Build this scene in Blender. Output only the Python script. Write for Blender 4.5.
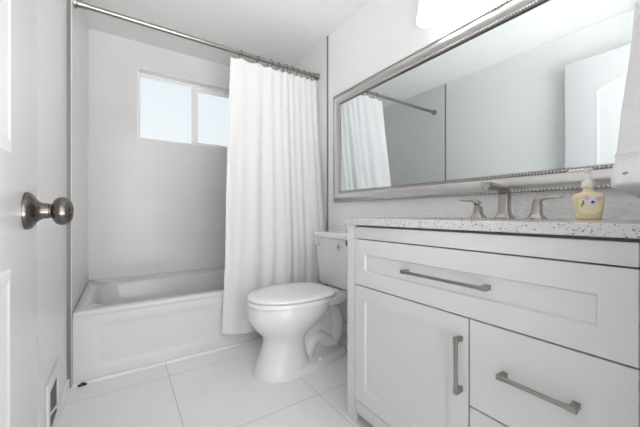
import bpy, bmesh, math, random
from mathutils import Vector, Matrix
PI = math.pi
random.seed(7)
scn = bpy.context.scene
for o in list(bpy.data.objects):
    bpy.data.objects.remove(o)
col = scn.collection

# ------------------------------------------------------------------ camera, world, exposure
FPX = 297.0                      # focal length in pixels of a 640 px wide frame
cam_data = bpy.data.cameras.new('camera')
cam_data.sensor_width = 36.0
cam_data.lens = FPX * 36.0 / 640.0
cam_data.clip_start = 0.02
cam = bpy.data.objects.new('camera', cam_data)
cam.location = (0, 0, 0.885)
cam.rotation_euler = (PI / 2, 0, -math.radians(33.7))
col.objects.link(cam)
scn.camera = cam

scn.view_settings.view_transform = 'Standard'
scn.view_settings.look = 'None'
scn.view_settings.gamma = 1.0
scn.view_settings.use_curve_mapping = False
scn.view_settings.exposure = 1.15

SKY = 0.47          # daylight seen through the window
FILL_HALL = 0.5          # added fill through the doorway, in place of an unbuilt hallway
FILL_UP = 6.2    # added upward fill from behind, put in to brighten the ceiling
FILL_BACK = 2.3      # added fill from straight behind the camera, for the tub alcove
VANITY_LAMP = 0.95   # glow of each glass bell
FILL_BOWL = 0.6  # glow of the added, unseen ceiling fill lamp
FILL_BULB = 2.0 # watts of the added point light in that open-topped bowl

world = bpy.data.worlds.new('world')
scn.world = world
world.use_nodes = True
nt = world.node_tree
nt.nodes.clear()
wo = nt.nodes.new('ShaderNodeOutputWorld')
bg = nt.nodes.new('ShaderNodeBackground')
tc = nt.nodes.new('ShaderNodeTexCoord')
sp = nt.nodes.new('ShaderNodeSeparateXYZ')
rp = nt.nodes.new('ShaderNodeValToRGB')
rp.color_ramp.elements[0].position = 0.0
rp.color_ramp.elements[0].color = (0.93, 0.95, 0.97, 1)
rp.color_ramp.elements[1].position = 0.55
rp.color_ramp.elements[1].color = (0.82, 0.885, 0.93, 1)
nt.links.new(tc.outputs['Generated'], sp.inputs[0])
nt.links.new(sp.outputs['Z'], rp.inputs[0])
nt.links.new(rp.outputs[0], bg.inputs['Color'])
bg.inputs['Strength'].default_value = SKY
rear_fill = nt.nodes.new('ShaderNodeBackground')
rear_fill.inputs['Color'].default_value = (1.0, 0.99, 0.985, 1)
far = nt.nodes.new('ShaderNodeMapRange')
far.inputs['From Min'].default_value = -0.72
far.inputs['From Max'].default_value = -0.93
far.inputs['To Min'].default_value = FILL_HALL
far.inputs['To Max'].default_value = FILL_BACK
nt.links.new(sp.outputs['Y'], far.inputs['Value'])
low = nt.nodes.new('ShaderNodeMapRange')
low.inputs['From Min'].default_value = -0.18
low.inputs['From Max'].default_value = -0.38
low.inputs['To Min'].default_value = 0.0
low.inputs['To Max'].default_value = FILL_UP
nt.links.new(sp.outputs['Z'], low.inputs['Value'])
both = nt.nodes.new('ShaderNodeMath'); both.operation = 'ADD'
nt.links.new(far.outputs[0], both.inputs[0])
near = nt.nodes.new('ShaderNodeMapRange')      # cuts the steepest part of the added upward fill
near.inputs['From Min'].default_value = -0.80
near.inputs['From Max'].default_value = -0.58
nt.links.new(sp.outputs['Z'], near.inputs['Value'])
lit = nt.nodes.new('ShaderNodeMath'); lit.operation = 'MULTIPLY'
nt.links.new(low.outputs[0], lit.inputs[0])
nt.links.new(near.outputs[0], lit.inputs[1])
wide = nt.nodes.new('ShaderNodeMapRange')      # narrows the added upward fill, sparing the side walls
wide.inputs['From Min'].default_value = -0.52
wide.inputs['From Max'].default_value = -0.70
nt.links.new(sp.outputs['Y'], wide.inputs['Value'])
lit2 = nt.nodes.new('ShaderNodeMath'); lit2.operation = 'MULTIPLY'
nt.links.new(lit.outputs[0], lit2.inputs[0])
nt.links.new(wide.outputs[0], lit2.inputs[1])
nt.links.new(lit2.outputs[0], both.inputs[1])
nt.links.new(both.outputs[0], rear_fill.inputs['Strength'])
side = nt.nodes.new('ShaderNodeMapRange')
side.inputs['From Min'].default_value = 0.0
side.inputs['From Max'].default_value = -0.15
nt.links.new(sp.outputs['Y'], side.inputs['Value'])
wm = nt.nodes.new('ShaderNodeMixShader')
nt.links.new(side.outputs[0], wm.inputs[0])
nt.links.new(bg.outputs[0], wm.inputs[1])
nt.links.new(rear_fill.outputs[0], wm.inputs[2])
nt.links.new(wm.outputs[0], wo.inputs['Surface'])

# ------------------------------------------------------------------ materials
def principled(name, color, rough=0.5, metal=0.0, **kw):
    m = bpy.data.materials.new(name)
    m.use_nodes = True
    b = m.node_tree.nodes['Principled BSDF']
    b.inputs['Base Color'].default_value = (*color, 1)
    b.inputs['Roughness'].default_value = rough
    b.inputs['Metallic'].default_value = metal
    for k, v in kw.items():
        b.inputs[k.replace('_', ' ')].default_value = v
    return m

def add_noise_bump(m, scale, strength, dist=0.002, lo=None, hi=None, detail=3):
    n = m.node_tree
    b = n.nodes['Principled BSDF']
    t = n.nodes.new('ShaderNodeTexCoord')
    no = n.nodes.new('ShaderNodeTexNoise')
    no.inputs['Scale'].default_value = scale
    no.inputs['Detail'].default_value = detail
    n.links.new(t.outputs['Object'], no.inputs['Vector'])
    h = no.outputs['Fac']
    if lo is not None:
        r = n.nodes.new('ShaderNodeMapRange')
        r.inputs['From Min'].default_value = lo
        r.inputs['From Max'].default_value = hi
        r.interpolation_type = 'SMOOTHSTEP'
        n.links.new(h, r.inputs['Value'])
        h = r.outputs[0]
    bu = n.nodes.new('ShaderNodeBump')
    bu.inputs['Strength'].default_value = strength
    bu.inputs['Distance'].default_value = dist
    n.links.new(h, bu.inputs['Height'])
    n.links.new(bu.outputs[0], b.inputs['Normal'])
    return m

def tile_material(name, color, grout, rough, axes, size, offset, gw, spec=0.5):
    """Square-ish tiles with grout lines, laid out in the object's own axes."""
    m = principled(name, color, rough, Specular_IOR_Level=spec)
    n = m.node_tree
    b = n.nodes['Principled BSDF']
    t = n.nodes.new('ShaderNodeTexCoord')
    s = n.nodes.new('ShaderNodeSeparateXYZ')
    n.links.new(t.outputs['Object'], s.inputs[0])
    masks = []
    for ax, sz, of in zip(axes, size, offset):
        a = n.nodes.new('ShaderNodeMath'); a.operation = 'SUBTRACT'
        n.links.new(s.outputs[ax], a.inputs[0]); a.inputs[1].default_value = of
        p = n.nodes.new('ShaderNodeMath'); p.operation = 'PINGPONG'
        n.links.new(a.outputs[0], p.inputs[0]); p.inputs[1].default_value = sz / 2
        r = n.nodes.new('ShaderNodeMapRange')
        r.inputs['From Min'].default_value = gw * 0.3
        r.inputs['From Max'].default_value = gw * 0.7
        n.links.new(p.outputs[0], r.inputs['Value'])
        masks.append(r.outputs[0])
    mn = n.nodes.new('ShaderNodeMath'); mn.operation = 'MINIMUM'
    n.links.new(masks[0], mn.inputs[0]); n.links.new(masks[1], mn.inputs[1])
    mx = n.nodes.new('ShaderNodeMix'); mx.data_type = 'RGBA'
    mx.inputs['A'].default_value = (*grout, 1)
    n.links.new(mn.outputs[0], mx.inputs['Factor'])
    no = n.nodes.new('ShaderNodeTexNoise')
    no.inputs['Scale'].default_value = 3.0
    no.inputs['Detail'].default_value = 5
    n.links.new(t.outputs['Object'], no.inputs['Vector'])
    cr = n.nodes.new('ShaderNodeValToRGB')
    cr.color_ramp.elements[0].position = 0.35
    cr.color_ramp.elements[0].color = (*[c * 0.96 for c in color], 1)
    cr.color_ramp.elements[1].position = 0.65
    cr.color_ramp.elements[1].color = (*color, 1)
    n.links.new(no.outputs['Fac'], cr.inputs[0])
    n.links.new(cr.outputs[0], mx.inputs['B'])
    n.links.new(mx.outputs['Result'], b.inputs['Base Color'])
    bu = n.nodes.new('ShaderNodeBump')
    bu.inputs['Strength'].default_value = 0.3
    bu.inputs['Distance'].default_value = 0.001
    n.links.new(mn.outputs[0], bu.inputs['Height'])
    n.links.new(bu.outputs[0], b.inputs['Normal'])
    return m

M = {}
M['wall'] = add_noise_bump(principled('painted_wall', (0.85, 0.85, 0.85), 0.30), 70, 0.32, 0.005, 0.42, 0.62)
M['ceiling'] = add_noise_bump(principled('ceiling_paint', (0.90, 0.90, 0.90), 0.8), 55, 0.35, 0.003, 0.4, 0.62)
M['floor'] = tile_material('floor_tile', (0.86, 0.86, 0.858), (0.60, 0.60, 0.59), 0.32, ('X', 'Y'), (0.59, 0.588), (0.213, 1.212), 0.0045)
M['tile_back'] = tile_material('shower_tile_back', (0.77, 0.765, 0.757), (0.71, 0.705, 0.70), 0.22, ('X', 'Z'), (0.60, 0.60), (0.255, 0.71), 0.004)
M['tile_side'] = tile_material('shower_tile_side', (0.77, 0.765, 0.757), (0.71, 0.705, 0.70), 0.14, ('Y', 'Z'), (0.60, 0.60), (2.18, 0.71), 0.004)
M['white_trim'] = principled('white_trim', (0.82, 0.82, 0.82), 0.35)
M['door'] = principled('door_paint', (0.84, 0.84, 0.845), 0.27)
M['vinyl'] = principled('white_vinyl', (0.92, 0.92, 0.92), 0.35)
M['cabinet'] = principled('cabinet_paint', (0.66, 0.66, 0.665), 0.38)
M['cabinet_inside_shade'] = principled('cabinet_inside_shade', (0.30, 0.29, 0.28), 0.7)  # dark tone of the inside, also painting shade under the vanity
M['porcelain'] = principled('porcelain', (0.74, 0.74, 0.738), 0.10)
M['plastic'] = principled('seat_plastic', (0.84, 0.84, 0.835), 0.16)
M['acrylic'] = principled('tub_enamel', (0.69, 0.69, 0.688), 0.18)
M['nickel'] = principled('brushed_nickel', (0.47, 0.44, 0.40), 0.27, 1.0)
M['dark_nickel'] = principled('aged_nickel', (0.15, 0.132, 0.118), 0.26, 1.0)
M['pull_nickel'] = principled('pull_nickel', (0.36, 0.34, 0.31), 0.33, 1.0)
M['edge_metal'] = principled('edge_metal', (0.22, 0.22, 0.22), 0.45, 0.4)
M['chrome'] = principled('chrome', (0.66, 0.66, 0.66), 0.12, 1.0)
M['silver'] = principled('silver_leaf', (0.70, 0.69, 0.675), 0.30, 1.0)
M['silver_edge'] = principled('dark_silver', (0.30, 0.29, 0.28), 0.4, 1.0)  # darker silver, for the bead grooves and the inner lip
M['mirror'] = principled('mirror_silvering', (0.80, 0.85, 0.86), 0.0, 1.0)
M['dark'] = principled('dark_void', (0.02, 0.02, 0.02), 0.8)
M['black'] = principled('black_rubber', (0.012, 0.012, 0.012), 0.5)
M['vent'] = principled('vent_enamel', (0.80, 0.80, 0.80), 0.4)
M['vent_dark'] = principled('vent_shaft', (0.03, 0.03, 0.03), 0.7)
M['towel'] = add_noise_bump(principled('terry_cloth', (0.88, 0.88, 0.88), 0.95), 420, 0.9, 0.003, detail=1)
M['dot'] = principled('grey_thread', (0.42, 0.42, 0.44), 0.9)
M['soap'] = principled('amber_soap', (1.0, 0.87, 0.57), 0.12, Transmission_Weight=0.18, IOR=1.35)
M['pump'] = principled('pump_plastic', (0.86, 0.86, 0.83), 0.3)
M['label_cream'] = principled('label_cream', (0.97, 0.88, 0.58), 0.4)
M['label_white'] = principled('label_white', (0.88, 0.86, 0.88), 0.4)
M['label_pink'] = principled('label_pink', (0.80, 0.55, 0.62), 0.4)
M['label_navy'] = principled('label_navy', (0.06, 0.06, 0.14), 0.4)
M['label_green'] = principled('label_green', (0.22, 0.33, 0.16), 0.4)
M['sticker'] = principled('sticker_blue', (0.44, 0.60, 0.68), 0.4)
M['sticker_dark'] = principled('sticker_navy', (0.012, 0.025, 0.06), 0.4)

def emit_mat(name, color, strength):
    m = bpy.data.materials.new(name); m.use_nodes = True
    b = m.node_tree.nodes['Principled BSDF']
    b.inputs['Base Color'].default_value = (0.9, 0.9, 0.9, 1)
    b.inputs['Roughness'].default_value = 0.35
    b.inputs['Emission Color'].default_value = (*color, 1)
    b.inputs['Emission Strength'].default_value = strength
    return m
M['lit_glass'] = emit_mat('lit_frosted_glass', (1.0, 0.985, 0.96), VANITY_LAMP)
M['lit_fill_bowl'] = emit_mat('lit_fill_glass', (1.0, 0.99, 0.975), FILL_BOWL)

def glass_pane():
    m = bpy.data.materials.new('window_glass'); m.use_nodes = True
    n = m.node_tree; n.nodes.clear()
    out = n.nodes.new('ShaderNodeOutputMaterial')
    tr = n.nodes.new('ShaderNodeBsdfTransparent'); tr.inputs[0].default_value = (0.97, 0.985, 0.99, 1)
    gl = n.nodes.new('ShaderNodeBsdfGlossy'); gl.inputs['Roughness'].default_value = 0.45
    fr = n.nodes.new('ShaderNodeFresnel'); fr.inputs['IOR'].default_value = 1.45
    mx = n.nodes.new('ShaderNodeMixShader')
    n.links.new(fr.outputs[0], mx.inputs[0]); n.links.new(tr.outputs[0], mx.inputs[1]); n.links.new(gl.outputs[0], mx.inputs[2])
    n.links.new(mx.outputs[0], out.inputs['Surface'])
    return m
M['glass'] = glass_pane()

def curtain_mat():
    m = principled('curtain_cloth', (0.93, 0.93, 0.93), 0.85)
    n = m.node_tree
    b = n.nodes['Principled BSDF']
    out = n.nodes['Material Output']
    t = n.nodes.new('ShaderNodeBsdfTranslucent'); t.inputs[0].default_value = (0.90, 0.90, 0.91, 1)
    mx = n.nodes.new('ShaderNodeMixShader'); mx.inputs[0].default_value = 0.30
    n.links.new(b.outputs[0], mx.inputs[1]); n.links.new(t.outputs[0], mx.inputs[2])
    n.links.new(mx.outputs[0], out.inputs['Surface'])
    tc = n.nodes.new('ShaderNodeTexCoord')
    w = n.nodes.new('ShaderNodeTexWave'); w.wave_type = 'BANDS'; w.bands_direction = 'Z'
    w.inputs['Scale'].default_value = 9; w.inputs['Distortion'].default_value = 1.5
    n.links.new(tc.outputs['Object'], w.inputs['Vector'])
    bu = n.nodes.new('ShaderNodeBump'); bu.inputs['Strength'].default_value = 0.12; bu.inputs['Distance'].default_value = 0.004
    n.links.new(w.outputs['Fac'], bu.inputs['Height']); n.links.new(bu.outputs[0], b.inputs['Normal'])
    return m
M['curtain'] = curtain_mat()

def quartz():
    m = principled('speckled_quartz', (0.74, 0.73, 0.72), 0.22)
    n = m.node_tree; b = n.nodes['Principled BSDF']
    tc = n.nodes.new('ShaderNodeTexCoord')
    prev = None
    base = (0.60, 0.595, 0.59, 1)
    for sc, th, c in ((190, 0.36, (0.44, 0.42, 0.40, 1)), (120, 0.27, (0.22, 0.205, 0.195, 1)), (75, 0.16, (0.08, 0.075, 0.07, 1))):
        v = n.nodes.new('ShaderNodeTexVoronoi'); v.inputs['Scale'].default_value = sc; v.inputs['Randomness'].default_value = 1
        n.links.new(tc.outputs['Object'], v.inputs['Vector'])
        wn = n.nodes.new('ShaderNodeSeparateColor'); n.links.new(v.outputs['Color'], wn.inputs[0])
        a = n.nodes.new('ShaderNodeMath'); a.operation = 'LESS_THAN'; a.inputs[1].default_value = th
        n.links.new(v.outputs['Distance'], a.inputs[0])
        k = n.nodes.new('ShaderNodeMath'); k.operation = 'GREATER_THAN'; k.inputs[1].default_value = 0.55
        n.links.new(wn.outputs[0], k.inputs[0])
        ml = n.nodes.new('ShaderNodeMath'); ml.operation = 'MULTIPLY'
        n.links.new(a.outputs[0], ml.inputs[0]); n.links.new(k.outputs[0], ml.inputs[1])
        mx = n.nodes.new('ShaderNodeMix'); mx.data_type = 'RGBA'
        n.links.new(ml.outputs[0], mx.inputs['Factor'])
        if prev is None: mx.inputs['A'].default_value = base
        else: n.links.new(prev, mx.inputs['A'])
        mx.inputs['B'].default_value = c
        prev = mx.outputs['Result']
    n.links.new(prev, b.inputs['Base Color'])
    return m
M['quartz'] = quartz()

# ------------------------------------------------------------------ mesh helpers (all in world coordinates)
def bm_new(): return bmesh.new()

def box(bm, x0, x1, y0, y1, z0, z1, bev=0.0, seg=2):
    r = bmesh.ops.create_cube(bm, size=1.0)
    vs = r['verts']
    for v in vs:
        v.co = Vector(((x0 + x1) / 2 + v.co.x * (x1 - x0), (y0 + y1) / 2 + v.co.y * (y1 - y0), (z0 + z1) / 2 + v.co.z * (z1 - z0)))
    if bev > 0:
        es = list({e for v in vs for e in v.link_edges})
        bmesh.ops.bevel(bm, geom=es, offset=bev, segments=seg, affect='EDGES', profile=0.5)
    return bm

def loft(bm, loops, cap0=True, cap1=True, closed=True):
    rows = [[bm.verts.new(p) for p in lp] for lp in loops]
    n = len(rows[0])
    for a, b in zip(rows[:-1], rows[1:]):
        for i in range(n if closed else n - 1):
            j = (i + 1) % n
            try: bm.faces.new((a[i], a[j], b[j], b[i]))
            except ValueError: pass
    if cap0: bm.faces.new(list(reversed(rows[0])))
    if cap1: bm.faces.new(rows[-1])
    return rows

def frame_at(d):
    d = Vector(d).normalized()
    up = Vector((0, 0, 1)) if abs(d.z) < 0.95 else Vector((0, 1, 0))
    a = d.cross(up).normalized()
    return a, a.cross(d).normalized()

def tube(bm, pts, rad, n=16, cap=True):
    pts = [Vector(p) for p in pts]
    if not isinstance(rad, (list, tuple)): rad = [rad] * len(pts)
    loops = []
    prev = None
    for i, p in enumerate(pts):
        d = (pts[min(i + 1, len(pts) - 1)] - pts[max(i - 1, 0)]).normalized()
        if prev is None: a, b = frame_at(d)
        else:
            a = (prev - d * prev.dot(d)).normalized(); b = a.cross(d).normalized()
        prev = a
        loops.append([p + a * math.cos(2 * PI * k / n) * rad[i] + b * math.sin(2 * PI * k / n) * rad[i] for k in range(n)])
    loft(bm, loops, cap, cap)

def smooth_path(pts, per=6):
    pts = [Vector(p) for p in pts]
    out = []
    for i in range(len(pts) - 1):
        p0 = pts[max(i - 1, 0)]; p1 = pts[i]; p2 = pts[i + 1]; p3 = pts[min(i + 2, len(pts) - 1)]
        for k in range(per):
            t = k / per
            out.append(0.5 * ((2 * p1) + (p2 - p0) * t + (2 * p0 - 5 * p1 + 4 * p2 - p3) * t * t + (3 * p1 - p0 - 3 * p2 + p3) * t ** 3))
    out.append(pts[-1])
    return out

def revolve(bm, origin, axis, prof, n=32, cap=True):
    """prof: (distance along axis, radius)"""
    o = Vector(origin); d = Vector(axis).normalized(); a, b = frame_at(d)
    loops = [[o + d * s + (a * math.cos(2 * PI * k / n) + b * math.sin(2 * PI * k / n)) * max(r, 1e-5) for k in range(n)] for s, r in prof]
    loft(bm, loops, cap, cap)

def torus(bm, c, axis, R, r, n=28, m=8):
    c = Vector(c); d = Vector(axis).normalized(); a, b = frame_at(d)
    rows = []
    for i in range(n):
        t = 2 * PI * i / n
        rad = a * math.cos(t) + b * math.sin(t)
        rows.append([bm.verts.new(c + rad * (R + r * math.cos(2 * PI * j / m)) + d * r * math.sin(2 * PI * j / m)) for j in range(m)])
    for i in range(n):
        for j in range(m):
            bm.faces.new((rows[i][j], rows[(i + 1) % n][j], rows[(i + 1) % n][(j + 1) % m], rows[i][(j + 1) % m]))

def rrect(u0, u1, v0, v1, r, seg=6):
    pts = []
    for cu, cv, a0 in ((u1 - r, v1 - r, 0), (u0 + r, v1 - r, PI / 2), (u0 + r, v0 + r, PI), (u1 - r, v0 + r, 1.5 * PI)):
        for k in range(seg + 1):
            a = a0 + PI / 2 * k / seg
            pts.append((cu + r * math.cos(a), cv + r * math.sin(a)))
    return pts

def origin_of(o):
    v = Vector((0, 0, 0))
    while o is not None:
        v += o.location; o = o.parent
    return v

def finish(name, bm, mat, parent=None, smooth=True, origin=None, angle=40):
    bmesh.ops.remove_doubles(bm, verts=bm.verts, dist=1e-6)
    bmesh.ops.recalc_face_normals(bm, faces=bm.faces)
    me = bpy.data.meshes.new(name)
    if parent is not None: off = origin_of(parent)
    elif origin is not None: off = Vector(origin)
    else: off = Vector((0, 0, 0))
    bmesh.ops.translate(bm, verts=bm.verts, vec=-off)
    if smooth:
        for f in bm.faces: f.smooth = True
        for e in bm.edges:
            if len(e.link_faces) != 2 or e.calc_face_angle(0) > math.radians(angle): e.smooth = False
    bm.to_mesh(me); bm.free()
    for m in (mat if isinstance(mat, list) else [mat]): me.materials.append(m)
    o = bpy.data.objects.new(name, me)
    col.objects.link(o)
    if parent is not None: o.parent = parent
    elif origin is not None: o.location = off
    return o

def tag(o, label, cat, group=None, kind=None):
    o['label'] = label; o['category'] = cat
    if group: o['group'] = group
    if kind: o['kind'] = kind
    return o

def thing(name, loc, label, cat, group=None, kind=None):
    o = bpy.data.objects.new(name, None)
    o.empty_display_size = 0.05
    o.location = loc
    col.objects.link(o)
    return tag(o, label, cat, group, kind)

# ------------------------------------------------------------------ room measurements
XL, XR = -0.231, 1.382          # left and right wall faces
YT, YB = 1.955, 2.89            # start of the tub alcove, back wall face
YF0, YF1 = -0.04, 0.085         # front (doorway) wall
ZC = 2.312
TILE = 0.018            # tile build-up on the alcove's left wall
TILR = 0.010            # and on its right wall

def struct(name, bm, mat, label, cat, parent=None, smooth=False):
    o = finish(name, bm, mat, parent, smooth)
    if parent is None: tag(o, label, cat, kind='structure')
    return o

# floor and ceiling
bm = bm_new(); box(bm, XL - 0.1, XR + 0.1, -1.0, YB + 0.15, -0.08, 0.0)
struct('floor', bm, M['floor'], 'large pale grey square floor tiles with thin grout lines', 'floor')
bm = bm_new(); box(bm, XL - 0.1, XR + 0.1, YF0, YB + 0.15, ZC, ZC + 0.08)
struct('ceiling', bm, M['ceiling'], 'white lightly textured ceiling above bathroom and tub', 'ceiling')
bm = bm_new(); box(bm, XL - 0.1, XL, YF0, YB + 0.15, 0, ZC)
struct('wall_left', bm, M['wall'], 'glossy white knockdown textured wall behind the open door', 'wall')
bm = bm_new(); box(bm, XR, XR + 0.1, YF0, YB + 0.15, 0, ZC)
struct('wall_right', bm, M['wall'], 'white textured wall behind the mirror and the vanity', 'wall')
# front wall around the doorway
DX0, DX1, DZ = -0.150, 0.64, 2.06
bm = bm_new()
box(bm, XL, DX0, YF0, 0.045, 0, ZC)
box(bm, DX1, XR, YF0, YF1, 0, ZC)
box(bm, DX0, DX1, YF0, 0.045, DZ, ZC)
struct('wall_front', bm, M['wall'], 'white wall with the doorway at the near end of the vanity', 'wall')
# back wall with window hole
WX0, WX1, WZ0, WZ1 = 0.108, 1.000, 1.512, 2.100
bm = bm_new()
box(bm, XL, WX0, YB, YB + 0.15, 0, ZC)
box(bm, WX1, XR, YB, YB + 0.15, 0, ZC)
box(bm, WX0, WX1, YB, YB + 0.15, 0, WZ0)
box(bm, WX0, WX1, YB, YB + 0.15, WZ1, ZC)
struct('wall_back', bm, M['tile_back'], 'large grey white tiled wall above the bathtub, around the window', 'wall')
bm = bm_new(); box(bm, XL, XL + TILE, YT + 0.004, YB, 0.0, ZC)
struct('wall_alcove_left', bm, M['tile_side'], 'tiled side wall at the left end of the bathtub', 'wall')
bm = bm_new(); box(bm, XR - TILR, XR, YT + 0.004, YB, 0.35, ZC)
struct('wall_alcove_right', bm, M['tile_side'], 'tiled side wall at the curtained end of the bathtub', 'wall')
# metal edge strips
bm = bm_new(); box(bm, XL, XL + 0.0155, YT - 0.004, YT + 0.004, 0.0, ZC)
struct('trim_1', bm, M['edge_metal'], 'thin grey metal tile edge strip running down the left wall', 'trim')
bm = bm_new(); box(bm, XR - TILR - 0.001, XR, YT - 0.004, YT + 0.004, 0.0, ZC)
struct('trim_2', bm, M['edge_metal'], 'thin grey metal tile edge strip beside the white curtain', 'trim')
bm = bm_new(); box(bm, XL, XL + 0.012, 0.06, YT - 0.006, 0, 0.052, 0.003)
struct('baseboard_left', bm, M['white_trim'], 'low white baseboard along the left wall', 'baseboard')
bm = bm_new(); box(bm, XR - 0.012, XR, 1.035, YT - 0.006, 0, 0.075, 0.003)
struct('baseboard_right', bm, M['white_trim'], 'white baseboard behind the toilet', 'baseboard')
bm = bm_new()
prof = [(1.968, 0.0), (1.957, 0.0), (1.957, 0.006), (1.961, 0.011), (1.968, 0.013)]
loft(bm, [[(x, y, z) for y, z in prof] for x in (XL + TILE + 0.003, XR - 0.013)])
struct('trim_3', bm, M['white_trim'], 'white caulked strip where the bathtub meets the floor', 'trim')

# window: frame, two sashes, panes
win = thing('window_1', (0, 0, 0), 'wide white sliding window high above the bathtub', 'window', kind='structure')
WY0, WY1 = YB + 0.085, YB + 0.145
fw = 0.022
bm = bm_new()
box(bm, WX0, WX1, WY0, WY1, WZ0, WZ0 + fw, 0.002)
box(bm, WX0, WX1, WY0, WY1, WZ1 - fw, WZ1, 0.002)
box(bm, WX0, WX0 + fw, WY0, WY1, WZ0 + fw, WZ1 - fw, 0.002)
box(bm, WX1 - fw, WX1, WY0, WY1, WZ0 + fw, WZ1 - fw, 0.002)
box(bm, 0.546, 0.572, WY0 + 0.005, WY1 - 0.02, WZ0 + fw, WZ1 - fw, 0.002)
finish('window_frame', bm, M['vinyl'], win)
bm = bm_new()
box(bm, WX0 - .0005, WX1 + .0005, YB - .003, WY0 + .001, WZ1 - .006, WZ1 + .0005)
box(bm, WX0 - .0005, WX1 + .0005, YB - .003, WY0 + .001, WZ0 - .0005, WZ0 + .006)
box(bm, WX0 - .0005, WX0 + .006, YB - .003, WY0 + .001, WZ0 + .006, WZ1 - .006)
box(bm, WX1 - .006, WX1 + .0005, YB - .003, WY0 + .001, WZ0 + .006, WZ1 - .006)
finish('window_reveal', bm, M['vinyl'], win)
bm = bm_new()
box(bm, 0.572, WX1 - fw, WY0 + 0.012, WY1 - 0.012, WZ1 - fw - 0.032, WZ1 - fw, 0.002)
box(bm, 0.572, WX1 - fw, WY0 + 0.012, WY1 - 0.012, WZ0 + fw, WZ0 + fw + 0.022, 0.002)
box(bm, 0.572, 0.600, WY0 + 0.012, WY1 - 0.012, WZ0 + fw + 0.022, WZ1 - fw - 0.032, 0.002)
box(bm, WX1 - fw - 0.025, WX1 - fw, WY0 + 0.012, WY1 - 0.012, WZ0 + fw + 0.022, WZ1 - fw - 0.032, 0.002)
finish('sliding_sash', bm, M['vinyl'], win)
bm = bm_new(); box(bm, WX0 + fw - .004, 0.550, WY0 + 0.008, WY0 + 0.012, WZ0 + fw - .004, WZ1 - fw + .004)
finish('window_pane', bm, M['glass'], win, False)
bm = bm_new(); box(bm, 0.596, WX1 - fw - 0.021, WY0 + 0.018, WY0 + 0.022, WZ0 + fw + 0.018, WZ1 - fw - 0.028)
finish('window_pane', bm, M['glass'], win, False)

# ------------------------------------------------------------------ open door with arched panels
DXF, DTH = -0.1525, 0.035
DY0, DY1 = 0.058, 0.872
DZ0, DZ1 = 0.012, 2.045
door = thing('door_1', (DXF - DTH / 2, DY0, DZ0), 'white moulded door with arched panels standing open along the left wall', 'door', kind='structure')

def arch_outline(y0, y1, z0, z1, rise, n=20):
    pts = [(y0, z0), (y1, z0)]
    for k in range(n + 1):
        t = k / n
        pts.append((y1 + (y0 - y1) * t, z1 + rise * math.sin(PI * t)))
    return pts

def scaled(pts, inset):
    cy = sum(p[0] for p in pts) / len(pts); ys = [p[0] for p in pts]; zs = [p[1] for p in pts]
    cy = (min(ys) + max(ys)) / 2; cz = (min(zs) + max(zs)) / 2
    sy = 1 - 2 * inset / (max(ys) - min(ys)); sz = 1 - 2 * inset / (max(zs) - min(zs))
    return [(cy + (y - cy) * sy, cz + (z - cz) * sz) for y, z in pts]

def raised_panel(bm, pts, xf, s):
    """moulding groove and raised field on a door face; s = +1 faces +X"""
    levels = [(0.0, 0.0), (0.006, 0.0015), (0.015, 0.0022), (0.023, 0.0010), (0.032, 0.0007), (0.056, 0.0018)]
    loops = [[(xf + s * d, y, z) for y, z in scaled(pts, i)] for i, d in levels]
    loft(bm, loops, False, True)

bm = bm_new(); box(bm, DXF - DTH, DXF, DY0, DY1, DZ0, DZ1, 0.0015)
finish('door_leaf', bm, M['door'], door)
for s, xf in ((1, DXF), ):
    bm = bm_new(); raised_panel(bm, arch_outline(DY0 + 0.165, 0.695, 0.985, 1.79, 0.075), xf, s)
    finish('door_panel', bm, M['door'], door, angle=4)
    bm = bm_new(); raised_panel(bm, arch_outline(DY0 + 0.165, 0.69, 0.26, 0.795, 0.0), xf, s)
    finish('door_panel', bm, M['door'], door, angle=4)
KY, KZ = 0.784, 0.890
bm = bm_new()
revolve(bm, (DXF, KY, KZ), (1, 0, 0), [(0, .036), (.004, .036), (.0075, .034), (.011, .0295), (.015, .023), (.019, .0185), (.024, .0155), (.034, .0145), (.0345, .0130), (.036, .0130), (.0365, .0145), (.040, .0150)], 40)
rose = finish('knob_rose', bm, M['dark_nickel'], door)
bm = bm_new()
revolve(bm, (DXF, KY, KZ), (1, 0, 0), [(.038, .013), (.0405, .0165), (.043, .022), (.047, .0265), (.052, .0288), (.057, .0290), (.062, .0280), (.067, .0250), (.0705, .0205), (.0725, .0155), (.0728, .0125), (.0705, .0105), (.0700, .004), (.072, .003), (.072, .0001)], 40)
bmesh.ops.scale(bm, vec=(.95, .97, .97), verts=bm.verts, space=Matrix.Translation((-DXF, -KY, -KZ)))
finish('door_knob', bm, M['dark_nickel'], door)
bm = bm_new()
box(bm, DXF - 0.030, DXF - 0.008, DY1 - 0.001, DY1 + 0.0012, KZ - 0.03, KZ + 0.03, 0.0005)
finish('latch_plate', bm, M['dark_nickel'], door)
for hz in (0.25, 1.05, 1.85):
    bm = bm_new(); revolve(bm, (DXF + 0.003, DY0 - 0.004, hz - 0.045), (0, 0, 1), [(0, .0055), (.09, .0055)], 12)
    finish('hinge', bm, M['nickel'], door)

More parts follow.
